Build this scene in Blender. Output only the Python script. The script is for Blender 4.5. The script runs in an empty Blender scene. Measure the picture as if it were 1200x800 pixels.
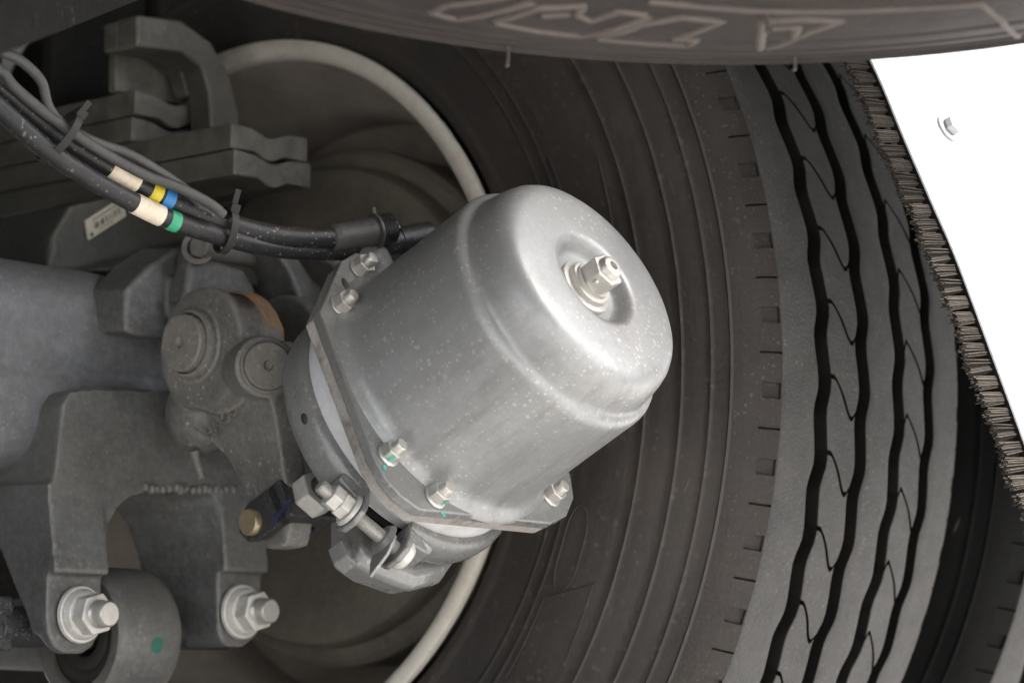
import bpy, bmesh, math, random
from mathutils import Vector, Matrix, Quaternion
R = math.radians
random.seed(7)
sc = bpy.context.scene
COL = sc.collection

# ------------------------------------------------------------------ camera
cam_d = bpy.data.cameras.new('camera')
cam = bpy.data.objects.new('camera', cam_d); COL.objects.link(cam)
YAW, PIT = R(41.927), R(7.044)
FW = Vector((math.cos(YAW)*math.cos(PIT), math.sin(YAW)*math.cos(PIT), math.sin(PIT)))
cam.location = (-1.5428, -1.6842, -0.2336)
cam.rotation_euler = FW.to_track_quat('-Z', 'Y').to_euler()
cam_d.sensor_width = 36.0
cam_d.lens = 96.08
cam_d.clip_start = 0.05; cam_d.clip_end = 500
cam_d.dof.use_dof = True
cam_d.dof.focus_distance = 1.86
cam_d.dof.aperture_fstop = 6.8
sc.camera = cam

# ------------------------------------------------------------------ light
SUN_EL, SUN_AZ = R(56), R(-50)          # azimuth of the sun from +X towards +Y
w = bpy.data.worlds.new('World'); sc.world = w; w.use_nodes = True
nt = w.node_tree; nt.nodes.clear()
sky = nt.nodes.new('ShaderNodeTexSky'); sky.sky_type = 'NISHITA'; sky.sun_disc = False
sky.sun_elevation = SUN_EL; sky.sun_rotation = math.pi/2 - SUN_AZ
sky.air_density = 1.0; sky.dust_density = 3.5; sky.ozone_density = 1.0
bg = nt.nodes.new('ShaderNodeBackground'); bg.inputs['Strength'].default_value = 0.15
out = nt.nodes.new('ShaderNodeOutputWorld')
hs = nt.nodes.new('ShaderNodeHueSaturation'); hs.inputs['Saturation'].default_value = .45
nt.links.new(sky.outputs[0], hs.inputs['Color']); nt.links.new(hs.outputs[0], bg.inputs[0]); nt.links.new(bg.outputs[0], out.inputs[0])
sun_d = bpy.data.lights.new('sun', 'SUN'); sun_d.energy = 2.0; sun_d.angle = R(4); sun_d.color = (1, .965, .92)
sun = bpy.data.objects.new('sun', sun_d); COL.objects.link(sun)
sd = Vector((math.cos(SUN_EL)*math.cos(SUN_AZ), math.cos(SUN_EL)*math.sin(SUN_AZ), math.sin(SUN_EL)))
sun.rotation_euler = (-sd).to_track_quat('-Z', 'Y').to_euler()
sun.location = sd*8
vs = sc.view_settings
vs.view_transform = 'Standard'; vs.look = 'None'; vs.gamma = 1.0; vs.exposure = 2.3
vs.use_curve_mapping = False
sc.cycles.use_denoising = True
sc.cycles.max_bounces = 8

# ------------------------------------------------------------------ materials
def mat(name, col, rough=.5, metal=0., var=.18, vscale=14., dust=0., dustcol=(.30,.265,.22), dscale=9., dup=.75,
        speck=0., speckscale=150., speckcol=(.55,.52,.47), bump=.0, bscale=220., stain=0., stainscale=18., staincol=(.10,.075,.05),
        coat=0., streak=None, rvar=.12, grain=.22, speckmin=.5, spec=.5, wear=0., wearcol=(.26,.24,.21)):
    m = bpy.data.materials.new(name); m.use_nodes = True
    n, l = m.node_tree.nodes, m.node_tree.links
    b = n['Principled BSDF']
    tc = n.new('ShaderNodeTexCoord')
    def noise(scale, detail=6., rough_=.6, vec=None):
        t = n.new('ShaderNodeTexNoise'); t.inputs['Scale'].default_value = scale
        t.inputs['Detail'].default_value = detail; t.inputs['Roughness'].default_value = rough_
        l.new(vec or tc.outputs['Object'], t.inputs['Vector']); return t.outputs['Fac']
    def ramp(fac, a, b_):
        r_ = n.new('ShaderNodeMapRange'); r_.inputs['From Min'].default_value = a; r_.inputs['From Max'].default_value = b_
        l.new(fac, r_.inputs['Value']); return r_.outputs['Result']
    def math_(op, a, b_):
        q = n.new('ShaderNodeMath'); q.operation = op
        for i, v in enumerate((a, b_)):
            if isinstance(v, (int, float)): q.inputs[i].default_value = v
            else: l.new(v, q.inputs[i])
        return q.outputs[0]
    def mix(fac, c1, c2):
        x = n.new('ShaderNodeMix'); x.data_type = 'RGBA'
        if isinstance(fac, (int, float)): x.inputs[0].default_value = fac
        else: l.new(fac, x.inputs[0])
        for i, c in ((6, c1), (7, c2)):
            if isinstance(c, tuple): x.inputs[i].default_value = (*c, 1)
            else: l.new(c, x.inputs[i])
        return x.outputs[2]
    lo = tuple(c*(1-var) for c in col); hi = tuple(min(1, c*(1+var)) for c in col)
    c = mix(ramp(noise(vscale), .3, .7), lo, hi)
    c = mix(math_('MULTIPLY', ramp(noise(vscale*16, 4., .7), .42, .72), grain), c, tuple(min(1, x*1.9+.01) for x in col))
    c = mix(math_('MULTIPLY', ramp(noise(vscale*5, 6., .7), .55, .75), grain), c, tuple(x*.45 for x in col))
    rf = None
    if stain > 0:
        f = math_('MULTIPLY', ramp(noise(stainscale, 8., .7), .5, .72), stain); c = mix(f, c, staincol)
    if streak:                                   # dried mud, stretched along the local Z axis
        mp = n.new('ShaderNodeMapping'); mp.inputs['Scale'].default_value = streak['scale']
        l.new(tc.outputs['Object'], mp.inputs['Vector'])
        f = ramp(noise(1., 7., .65, mp.outputs[0]), .5, .75)
        if 'mask' in streak:
            sp = n.new('ShaderNodeSeparateXYZ'); l.new(tc.outputs['Object'], sp.inputs[0])
            f = math_('MULTIPLY', f, ramp(sp.outputs[streak['mask'][0]], streak['mask'][1], streak['mask'][2]))
        f = math_('MULTIPLY', f, streak['amt']); c = mix(f, c, streak['col'])
    if dust > 0:
        g = n.new('ShaderNodeNewGeometry'); sp = n.new('ShaderNodeSeparateXYZ'); l.new(g.outputs['Normal'], sp.inputs[0])
        up = math_('ADD', math_('MULTIPLY', ramp(sp.outputs['Z'], -.3, .95), dup), 1-dup)
        f = math_('MULTIPLY', math_('MULTIPLY', ramp(noise(dscale, 9., .7), .25, .75), up), dust)
        c = mix(f, c, dustcol); rf = f
    if wear > 0:                                 # paint rubbed to pale dusty metal along the edges
        ge = n.new('ShaderNodeNewGeometry')
        f = math_('MULTIPLY', math_('MULTIPLY', ramp(ge.outputs['Pointiness'], .515, .56), ramp(noise(vscale*2.5, 8., .7), .35, .6)), wear); c = mix(f, c, wearcol)
    if speck > 0:
        sf = None
        for sc_, th in ((speckscale*2., .40), (speckscale*.8, .24)):
            v = n.new('ShaderNodeTexVoronoi'); v.inputs['Scale'].default_value = sc_; v.inputs['Randomness'].default_value = 1.
            dn_ = n.new('ShaderNodeTexNoise'); dn_.inputs['Scale'].default_value = sc_*1.1; l.new(tc.outputs['Object'], dn_.inputs['Vector'])
            vm = n.new('ShaderNodeVectorMath'); vm.operation = 'MULTIPLY_ADD'; l.new(dn_.outputs['Color'], vm.inputs[0])
            vm.inputs[1].default_value = (.55/sc_,)*3; l.new(tc.outputs['Object'], vm.inputs[2]); l.new(vm.outputs[0], v.inputs['Vector'])
            s2 = n.new('ShaderNodeSeparateColor'); l.new(v.outputs['Color'], s2.inputs[0])
            rad = math_('MULTIPLY', ramp(s2.outputs[0], speckmin, 1.), th)
            f = ramp(math_('SUBTRACT', rad, v.outputs['Distance']), .0, .04)
            sf = f if sf is None else math_('MAXIMUM', sf, f)
        sf = math_('MULTIPLY', sf, math_('MULTIPLY', ramp(noise(10.), .35, .58), speck))
        c = mix(sf, c, speckcol)
    l.new(c, b.inputs['Base Color'])
    b.inputs['Metallic'].default_value = metal; b.inputs['Specular IOR Level'].default_value = spec
    rn = math_('ADD', math_('MULTIPLY', noise(vscale*3), rvar*2), rough-rvar)
    if rf is not None: rn = math_('ADD', rn, math_('MULTIPLY', rf, .3))
    l.new(rn, b.inputs['Roughness'])
    if metal and rf is not None:
        l.new(math_('MULTIPLY', math_('SUBTRACT', 1., rf), metal), b.inputs['Metallic'])
    if coat: b.inputs['Coat Weight'].default_value = coat; b.inputs['Coat Roughness'].default_value = .25
    if bump > 0:
        bp = n.new('ShaderNodeBump'); bp.inputs['Strength'].default_value = min(1, bump); bp.inputs['Distance'].default_value = .0022
        l.new(noise(bscale, 5., .6), bp.inputs['Height']); l.new(bp.outputs[0], b.inputs['Normal'])
    return m
DUSTBR = (.20,.165,.13)
M = {}
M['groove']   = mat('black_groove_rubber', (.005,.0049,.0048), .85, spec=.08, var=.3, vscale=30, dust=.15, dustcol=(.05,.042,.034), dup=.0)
M['tread']    = mat('worn_tread_rubber', (.040,.0395,.0388), .60, var=.4, vscale=30, dust=.55, dustcol=(.105,.097,.087), dup=.1, dscale=40, speck=.35, speckscale=170, speckcol=(.22,.21,.19), bump=.7, bscale=420, grain=.6)
M['shoulder'] = mat('brown_shoulder_rubber', (.024,.0205,.018), .58, spec=.35, var=.35, vscale=20, dust=.5, dustcol=(.058,.046,.037), dup=.1, dscale=16, speck=.25, speckscale=150, speckcol=(.2,.17,.14), bump=.4, bscale=420, grain=.35)
M['sidewall'] = mat('dusty_sidewall', (.022,.0198,.0180), .52, spec=.5, var=.4, vscale=9, dust=.65, dustcol=(.074,.060,.049), dup=.1, dscale=6, speck=.3, speckscale=80, speckcol=(.16,.135,.11), bump=.35, bscale=300, grain=.35)
M['spare']    = mat('spare_sidewall', (.022,.0182,.0166), .65, spec=.25, var=.35, vscale=16, dust=.5, dustcol=(.060,.048,.044), dup=.1, dscale=10, bump=.4, bscale=300, grain=.3)
M['raised']   = mat('worn_raised_rubber', (.075,.063,.057), .7, spec=.25, var=.3, vscale=30, dust=.5, dustcol=(.14,.115,.10), dup=.0)
M['rim']      = mat('white_rim_paint', (.62,.58,.50), .45, var=.08, dust=.30, dustcol=(.46,.39,.30), dup=.3, stain=.5, stainscale=26, staincol=(.30,.22,.14), bump=.1, grain=.1, speck=.3, speckscale=140, speckcol=(.3,.22,.15))
M['barrel']   = mat('dusty_rim_barrel', (.33,.295,.255), .7, var=.3, dust=.5, dustcol=(.35,.30,.25), dup=.2, stain=.5, stainscale=9, bump=.2)
M['drum']     = mat('dusty_drum_iron', (.15,.135,.108), .68, var=.35, dust=.55, dustcol=(.25,.215,.17), dup=.3, stain=.6, stainscale=12, staincol=(.05,.042,.034), bump=.5, bscale=160, grain=.35)
M['cast']     = mat('grey_cast_paint', (.084,.086,.084), .38, wear=.7, wearcol=(.19,.175,.15), var=.28, vscale=12, dust=.45, dustcol=(.14,.120,.095), dscale=14, dup=.6, speck=.45, speckscale=115, speckcol=(.20,.19,.172), bump=.35, bscale=300, stain=.45, stainscale=16, staincol=(.045,.039,.032), grain=.5)
M['beam']     = mat('grey_axle_paint', (.115,.120,.127), .30, var=.10, vscale=8, dust=.5, dustcol=(.15,.13,.105), dscale=9, dup=.75, speck=.4, speckscale=150, speckcol=(.26,.26,.255), bump=.4, bscale=420, stain=.4, stainscale=12, staincol=(.065,.056,.046), grain=.5)
M['slack']    = mat('grey_lever_paint', (.130,.126,.117), .42, wear=.6, wearcol=(.24,.215,.18), var=.22, vscale=16, dust=.45, dustcol=(.17,.148,.12), dscale=18, dup=.6, speck=.75, speckscale=125, speckcol=(.36,.345,.315), bump=.35, bscale=320, stain=.5, stainscale=22, staincol=(.055,.046,.037), grain=.5)
M['spring']   = mat('dark_spring_steel', (.044,.044,.037), .52, wear=.8, wearcol=(.14,.13,.105), var=.3, dust=.55, dustcol=(.115,.103,.082), bump=.6, bscale=160, stain=.4, staincol=(.03,.028,.024), grain=.35)
M['dark']     = mat('dark_chassis_steel', (.011,.0108,.0100), .85, spec=.12, var=.3, dust=.3, dustcol=(.030,.0265,.022), dup=.1, dscale=20, speck=.7, speckscale=85, speckcol=(.06,.054,.048), bump=.5, bscale=120, grain=.3)
M['silver']   = mat('silver_chamber_paint', (.265,.268,.266), .36, metal=.36, var=.07, vscale=9, dust=.5, dustcol=(.21,.188,.155), dup=.8, dscale=14,
                    speck=.8, speckscale=150, speckcol=(.42,.40,.36), speckmin=.2, bump=.10, bscale=420, coat=.05, grain=.12,
                    streak=dict(scale=(80,80,14), mask=('Y', .03, -.08), amt=.5, col=(.10,.08,.06)))
M['band']     = mat('grey_clamp_paint', (.185,.187,.183), .26, metal=.2, var=.10, dust=.45, dustcol=(.27,.235,.19), dscale=16, speck=.6, speckscale=120, speckcol=(.38,.36,.33), bump=.15, stain=.35, stainscale=25, staincol=(.09,.075,.06), coat=.1, grain=.2)
M['housing']  = mat('pale_primer', (.60,.60,.61), .5, var=.06, stain=.35, stainscale=35, staincol=(.33,.30,.26), bump=.1, grain=.1)
M['edge']     = mat('raw_casting_edge', (.27,.25,.23), .75, var=.2, stain=.8, stainscale=60, staincol=(.08,.065,.05), bump=.6, bscale=350)
M['zinc']     = mat('zinc_plate', (.50,.48,.44), .36, metal=.6, var=.1, vscale=60, stain=.35, stainscale=90, staincol=(.30,.25,.18), bump=.08)
M['zincpale'] = mat('pale_zinc_flange', (.52,.50,.46), .45, metal=.2, var=.06, stain=.3, stainscale=70, staincol=(.33,.28,.2), bump=.08)
M['steel']    = mat('bolt_steel', (.34,.34,.33), .35, metal=.8, var=.1)
M['gold']     = mat('yellow_passivated_steel', (.34,.275,.175), .38, metal=.6, var=.2, vscale=90, stain=.3, staincol=(.25,.2,.12))
M['hose']     = mat('black_hose', (.011,.011,.012), .40, spec=.35, var=.3, vscale=25, dust=.35, dustcol=(.13,.112,.09), dscale=34, dup=.9, speck=.3, speckscale=200, bump=.2, bscale=300)
M['cable']    = mat('grey_cable', (.042,.041,.039), .5, var=.3, dust=.45, dustcol=(.13,.118,.10), dscale=30, bump=.3)
M['tie']      = mat('cable_tie_plastic', (.012,.012,.012), .5, spec=.3, dust=.25, dustcol=(.2,.18,.15), dscale=40)
M['tape_w']   = mat('white_tape', (.66,.55,.43), .7, var=.10, vscale=60, stain=.8, stainscale=90, bump=.3, bscale=150, staincol=(.42,.29,.18))
M['tape_y']   = mat('yellow_tape', (.62,.50,.03), .5, var=.12, vscale=90, stain=.5, stainscale=120, staincol=(.2,.16,.08), bump=.2)
M['tape_b']   = mat('blue_tape', (.03,.20,.48), .5, var=.15, vscale=90, stain=.4, stainscale=120, staincol=(.1,.1,.1), bump=.2)
M['tape_g']   = mat('green_tape', (.03,.29,.15), .5, var=.15, vscale=90, stain=.4, stainscale=120, staincol=(.1,.1,.08), bump=.2)
M['orange']   = mat('orange_rust_paint', (.34,.155,.04), .7, var=.35, vscale=80)
M['green_dot']= mat('green_paint_dot', (.008,.09,.065), .5, var=.2, vscale=80)
M['teal']     = mat('teal_paint_mark', (.05,.42,.33), .5)
M['blue_mark']= mat('blue_paint_mark', (.018,.024,.075), .6, var=.6, vscale=90)
M['black']    = mat('black_coated_steel', (.020,.021,.023), .4, var=.3, dust=.4, dustcol=(.13,.115,.1), dscale=35, speck=.7, speckscale=300, speckcol=(.3,.28,.25), bump=.5, bscale=320)
M['seal']     = mat('yellow_seal', (.42,.26,.06), .6, var=.2, dust=.3)
M['sticker']  = mat('paper_sticker', (.42,.38,.30), .7, var=.08, dust=.2)
M['ink']      = mat('print_ink', (.05,.05,.045), .7)
M['white']    = mat('white_gloss_paint', (.72,.735,.75), .35, var=.05, vscale=5, coat=.2, stain=.2, stainscale=7, staincol=(.5,.49,.47), grain=.05)
M['brush']    = mat('brown_brush_fibre', (.030,.024,.018), .85, spec=.2, var=.4, vscale=160)
M['brush2']   = mat('pale_brush_fibre', (.044,.036,.028), .85, spec=.2, var=.4, vscale=160)
M['ground']   = mat('concrete_ground', (.40,.39,.372), .85, var=.12, vscale=1.5, bump=.3, bscale=60)
M['rubber_bush']= mat('bush_rubber', (.02,.018,.016), .55, dust=.3, dustcol=(.12,.1,.08), dup=.2)

# ------------------------------------------------------------------ mesh builder
class MB:
    def __init__(s): s.v = []; s.f = []
    def add(s, vs_, fs, mx=None):
        o = len(s.v)
        for p in vs_:
            p = Vector(p); s.v.append(mx @ p if mx else p)
        for f in fs: s.f.append([i+o for i in f])
        return s
    def box(s, c, size, rot=None):
        sx, sy, sz = (q/2 for q in size); c = Vector(c)
        vs_ = [Vector((x*sx, y*sy, z*sz)) for x in (-1,1) for y in (-1,1) for z in (-1,1)]
        if rot is not None: vs_ = [rot @ p for p in vs_]
        return s.add([p+c for p in vs_], [(0,1,3,2),(4,6,7,5),(0,4,5,1),(2,3,7,6),(0,2,6,4),(1,5,7,3)])
    def prism(s, poly, fn, t0, t1):
        n = len(poly)
        vs_ = [fn(a, b, t0) for a, b in poly] + [fn(a, b, t1) for a, b in poly]
        fs = [list(range(n))[::-1], list(range(n, 2*n))] + [(i, (i+1) % n, n+(i+1) % n, n+i) for i in range(n)]
        return s.add(vs_, fs)
    def loft(s, loops):
        n = len(loops[0]); vs_ = [p for lp in loops for p in lp]; m = len(loops)
        fs = [list(range(n))[::-1], [(m-1)*n+i for i in range(n)]]
        for k in range(m-1):
            for i in range(n): fs.append((k*n+i, k*n+(i+1) % n, (k+1)*n+(i+1) % n, (k+1)*n+i))
        return s.add(vs_, fs)
    def lathe(s, prof, fr, n=64, a0=0., a1=2*math.pi, closed=False):
        full = abs(a1-a0-2*math.pi) < 1e-6
        cnt = n if full else n+1; m = len(prof); vs_ = []; fs = []
        for i in range(cnt):
            t = a0+(a1-a0)*i/n
            for r, z in prof: vs_.append(fr @ Vector((r*math.cos(t), r*math.sin(t), z)))
        for i in range(n):
            j = (i+1) % cnt
            for k in range(m if closed else m-1):
                k2 = (k+1) % m; fs.append((i*m+k, j*m+k, j*m+k2, i*m+k2))
        if closed and not full: fs += [list(range(m)), [(cnt-1)*m+k for k in range(m)][::-1]]
        return s.add(vs_, fs)
    def cyl(s, p0, p1, r0, r1=None, n=32, cap=True, rot=0.):
        p0, p1 = Vector(p0), Vector(p1); r1 = r0 if r1 is None else r1
        fr = frame(p0, p1-p0); L = (p1-p0).length
        vs_ = []
        for z, r in ((0, r0), (L, r1)):
            for i in range(n):
                t = 2*math.pi*i/n+rot; vs_.append(fr @ Vector((r*math.cos(t), r*math.sin(t), z)))
        fs = [(i, (i+1) % n, n+(i+1) % n, n+i) for i in range(n)]
        if cap: fs += [list(range(n))[::-1], list(range(n, 2*n))]
        return s.add(vs_, fs)
    def tube(s, pts, r, n=14, sub=6, cap=True):
        pts = spline(pts, sub); rr = r if callable(r) else (lambda t: r)
        T = [(pts[min(i+1, len(pts)-1)]-pts[max(i-1, 0)]).normalized() for i in range(len(pts))]
        nrm = T[0].orthogonal().normalized(); vs_ = []; m = len(pts)
        for i in range(m):
            nrm = (nrm-T[i]*nrm.dot(T[i])).normalized(); bn = T[i].cross(nrm)
            for k in range(n):
                t = 2*math.pi*k/n; vs_.append(pts[i]+(nrm*math.cos(t)+bn*math.sin(t))*rr(i/(m-1)))
        fs = [(i*n+k, i*n+(k+1) % n, (i+1)*n+(k+1) % n, (i+1)*n+k) for i in range(m-1) for k in range(n)]
        if cap: fs += [list(range(n))[::-1], [(m-1)*n+k for k in range(n)]]
        return s.add(vs_, fs)
    def sphere(s, c, r, n=20, m=12, sq=(1,1,1)):
        c = Vector(c); vs_ = [c+Vector((0,0,r*sq[2]))]; fs = []
        for j in range(1, m):
            p = math.pi*j/m
            for i in range(n):
                t = 2*math.pi*i/n; vs_.append(c+Vector((math.sin(p)*math.cos(t)*sq[0], math.sin(p)*math.sin(t)*sq[1], math.cos(p)*sq[2]))*r)
        vs_.append(c-Vector((0,0,r*sq[2])))
        for i in range(n):
            fs.append((0, 1+i, 1+(i+1) % n)); b = 1+(m-2)*n; fs.append((b+(i+1) % n, b+i, len(vs_)-1))
        for j in range(m-2):
            for i in range(n): a = 1+j*n; fs.append((a+i, a+n+i, a+n+(i+1) % n, a+(i+1) % n))
        return s.add(vs_, fs)
    def mesh(s, name):
        me = bpy.data.meshes.new(name); me.from_pydata([tuple(p) for p in s.v], [], s.f)
        bm = bmesh.new(); bm.from_mesh(me); bmesh.ops.recalc_face_normals(bm, faces=bm.faces); bm.to_mesh(me); bm.free()
        return me
    def build(s, name, m, parent=None, angle=35, bevel=0., seg=2, remesh=0., smooth=0):
        me = s.mesh(name); return link(name, me, m, parent, angle, bevel, seg, remesh, smooth)
def link(name, me, m, parent=None, angle=35, bevel=0., seg=2, remesh=0., smooth=0):
    if m and not me.materials: me.materials.append(M[m])
    for p in me.polygons: p.use_smooth = True
    if not remesh: me.set_sharp_from_angle(angle=R(180 if bevel else angle))
    o = bpy.data.objects.new(name, me); COL.objects.link(o)
    if parent is not None: attach(o, parent)
    if bevel:
        b = o.modifiers.new('bevel', 'BEVEL'); b.width = bevel; b.segments = seg; b.limit_method = 'ANGLE'; b.angle_limit = R(angle); b.harden_normals = True
    if remesh:
        b = o.modifiers.new('remesh', 'REMESH'); b.mode = 'VOXEL'; b.voxel_size = remesh; b.use_smooth_shade = True
        if smooth: b = o.modifiers.new('smooth', 'SMOOTH'); b.factor = .5; b.iterations = smooth
    return o
WM = {}
def wmat(o): return WM.get(o.name, Matrix())
def attach(o, parent):
    """meshes of parts are written in world coordinates unless the parent has a frame of its own ('local')"""
    o.parent = parent
    WM[o.name] = wmat(parent)
    if not parent.get('_local') and parent.type == 'EMPTY': o.matrix_parent_inverse = wmat(parent).inverted()
def frame(p, d):
    d = Vector(d).normalized(); h = Vector((0,0,1)) if abs(d.z) < .95 else Vector((0,1,0))
    x = h.cross(d).normalized(); y = d.cross(x)
    return Matrix(((x.x,y.x,d.x,p[0]),(x.y,y.y,d.y,p[1]),(x.z,y.z,d.z,p[2]),(0,0,0,1)))
def spline(pts, sub):
    P = [Vector(p) for p in pts]
    if len(P) == 2 or sub <= 1: return P
    P = [P[0]*2-P[1]]+P+[P[-1]*2-P[-2]]; o = []
    for i in range(1, len(P)-2):
        for k in range(sub):
            t = k/sub; a, b, c, d = P[i-1:i+3]
            o.append(.5*((2*b)+(c-a)*t+(2*a-5*b+4*c-d)*t*t+(-a+3*b-3*c+d)*t**3))
    return o+[P[-2]]
def thing(name, label, cat, loc=(0,0,0), mx=None, group=None):
    o = bpy.data.objects.new(name, None); COL.objects.link(o); o.empty_display_size = .05
    if mx is not None: o.matrix_world = mx; WM[o.name] = mx.copy(); o['_local'] = 1
    else: o.location = loc; WM[o.name] = Matrix.Translation(loc)
    o['label'] = label; o['category'] = cat
    if group: o['group'] = group
    return o
def tag(o, label, cat, group=None):
    o['label'] = label; o['category'] = cat
    if group: o['group'] = group
    return o
def copy_tree(o, parent=None):
    c = o.copy(); COL.objects.link(c)
    if parent is not None: c.parent = parent
    for ch in o.children: copy_tree(ch, c)
    return c
XZ = lambda a, b, t: Vector((a, t, b))       # polygon in X,Z extruded along Y
YZ = lambda a, b, t: Vector((t, a, b))       # polygon in Y,Z extruded along X
XY = lambda a, b, t: Vector((a, b, t))

# ------------------------------------------------------------------ the setting
g = MB().add([(-40,-40,-.517),(40,-40,-.517),(40,40,-.517),(-40,40,-.517)], [(0,1,2,3)]).build('ground', 'ground')
g['kind'] = 'structure'
d = MB().box((-.95, 1.65, .80), (2.9, 5.3, .08))
d.box((-.52, 1.4, .62), (.09, 4.6, .28)).box((-1.36, 1.4, .62), (.09, 4.6, .28))
d.box((-1.95, 1.62, .15), (.03, 4.2, 1.22)).box((-.735, 1.50, .15), (2.39, .03, 1.22))          # added unseen panels, far side and ahead of the axle, blocking sky light
d = d.build('chassis_and_light_blockers', 'dark', bevel=.006); d['kind'] = 'structure'

# ------------------------------------------------------------------ tyres
PITCH = 2*math.pi/58
def crown(s): return .5220-.50*s*s
def wav(t, ph, amp=.0022):
    x = 58*t+ph; return amp*(math.sin(x)+.18*math.sin(2*x))
PH = {-1: .6, -2: .2, 1: .2+math.pi, 2: .6+math.pi}
GC = {-2: -.0705, -1: -.0225, 1: .0250, 2: .0695}
GH = .0074
def gedge(g_, side, t): return GC[g_]+side*GH+wav(t, PH[g_])
def strip(rows, cols, pos):
    """closed ring of rows x cols; pos(row, col) -> (s, R, theta)"""
    v = []; f = []; nr, nc = len(rows), len(cols)
    for r_ in rows:
        for c_ in cols:
            s_, q, t = pos(r_, c_); v.append((s_, -q*math.cos(t), q*math.sin(t)))
    for i in range(nr):
        j = (i+1) % nr
        for k in range(nc-1): f.append((i*nc+k, i*nc+k+1, j*nc+k+1, j*nc+k))
    me = bpy.data.meshes.new('tread_rib'); me.from_pydata(v, [], f)
    bm = bmesh.new(); bm.from_mesh(me); bmesh.ops.recalc_face_normals(bm, faces=bm.faces)
    c = bm.faces[:][0]
    bm.to_mesh(me); bm.free(); return me
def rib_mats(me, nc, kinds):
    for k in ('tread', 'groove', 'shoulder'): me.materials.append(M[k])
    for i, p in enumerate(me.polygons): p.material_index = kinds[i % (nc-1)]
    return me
def flip_out(me):
    # make sure the ring faces away from the axle
    p = max(me.polygons, key=lambda q: (q.center.y**2+q.center.z**2))
    c = p.center; n_ = p.normal
    if n_.y*c.y+n_.z*c.z < 0: me.flip_normals()
    return me
def lerp_table(tab, u):
    for (a, x), (b, y) in zip(tab, tab[1:]):
        if u <= b:
            k = (u-a)/(b-a) if b > a else 0; return x+(y-x)*k
    return tab[-1][1]
def rib_plain(ga, gb):
    rows = [PITCH*(j+k/10) for j in range(58) for k in range(10)]
    cols = [('w', 0)]+[('t', u) for u in (0, .03, .25, .5, .75, .97, 1)]+[('w', 1)]
    def pos(t, c):
        a, b = gedge(ga, 1, t), gedge(gb, -1, t)
        if c[0] == 'w': s_ = a-.0016 if c[1] == 0 else b+.0016; return s_, crown(s_)-.0175, t
        s_ = a+(b-a)*c[1]; return s_, crown(s_)-(.0007 if c[1] in (0, 1) else 0), t
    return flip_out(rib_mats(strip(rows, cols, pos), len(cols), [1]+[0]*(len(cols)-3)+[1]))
def rib_sipe(ga, gb, table, off):
    dl = .0019/.52
    ro = [('o', -dl), ('i', -dl*.9), ('i', dl*.9), ('o', dl)]+[('o', PITCH*k) for k in (.08,.2,.32,.44,.56,.68,.8,.92)]
    rows = [(k, o+PITCH*j) for j in range(58) for k, o in ro]
    us = [0, .02, .06, .1, .14, .18, .24, .34, .45, .55, .66, .74, .8, .84, .88, .92, .96, .98, 1]
    cols = [('w', 0)]+[('t', u) for u in us]+[('w', 1)]
    def pos(r_, c):
        t = r_[1]+off+lerp_table(table, c[1])*PITCH
        a, b = gedge(ga, 1, t), gedge(gb, -1, t)
        if c[0] == 'w': s_ = a-.0016 if c[1] == 0 else b+.0016; return s_, crown(s_)-.0175, t
        s_ = a+(b-a)*c[1]; h = .007*min(1., min(c[1], 1-c[1])/.05) if r_[0] == 'i' else 0.
        return s_, crown(s_)-h-(.0006 if c[1] in (0, 1) else 0), t
    me = rib_mats(strip(rows, cols, pos), len(cols), [1]+[0]*(len(cols)-3)+[1]); nc = len(cols)-1
    for i, p in enumerate(me.polygons):
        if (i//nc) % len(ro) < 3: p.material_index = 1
    return flip_out(me)
SH = [(.1130, crown(.1130)), (.1165, .5138), (.1230, .5105), (.1300, .5060), (.1375, .4995), (.1400, .4965), (.1425, .4915)]
def shoulder_R(s_):
    s_ = abs(s_)
    if s_ <= .1130: return crown(s_)
    for (a, x), (b, y) in zip(SH, SH[1:]):
        if s_ <= b: return x+(y-x)*(s_-a)/(b-a)
    return SH[-1][1]
def rib_shoulder(sgn):
    q, sl = .0060/.515, .0009/.515
    ro = [('o', -q), ('q', -q*.96), ('q', 0), ('q', q*.96), ('o', q), ('o', PITCH*.25), ('o', PITCH*.42), ('o', PITCH*.5-sl), ('s', PITCH*.5-sl*.8), ('s', PITCH*.5+sl*.8), ('o', PITCH*.5+sl), ('o', PITCH*.62), ('o', PITCH*.78)]
    rows = [(k, o+PITCH*j) for j in range(58) for k, o in ro]
    gi = 2*sgn
    cl = [('w', 0, ''), ('e', 0, ''), ('e', .03, ''), ('e', .3, ''), ('e', .6, ''), ('e', .9, ''), ('f', .1130, ''), ('f', .1148, ''), ('f', .1150, 's'), ('f', .1158, 's'), ('f', .1160, 'qs'),
          ('f', .1225, 'qs'), ('f', .1283, 'qs'), ('f', .1285, 's'), ('f', .1300, 's'), ('f', .1302, ''), ('f', .1345, ''), ('f', .1390, ''), ('f', .1425, ''), ('x', .140, '')]
    def pos(r_, c):
        t = r_[1]
        a = abs(gedge(gi, sgn, t))
        if c[0] == 'w': s_ = a-.0006; return sgn*s_, crown(s_)-.0175, t
        if c[0] == 'x': return sgn*c[1], .484, t
        s_ = a+(.1130-a)*c[1] if c[0] == 'e' else c[1]
        q_ = shoulder_R(s_)
        if r_[0] != 'o' and r_[0] in c[2]:
            h = .0032 if r_[0] == 'q' else .0050
            s_ -= h*.45; q_ -= h*.85
        return sgn*s_, q_-(.0007 if c[0] == 'e' and c[1] == 0 else 0), t
    return flip_out(rib_mats(strip(rows, cl, pos), len(cl), [1]+[0]*6+[2]*(len(cl)-8)))
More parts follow.
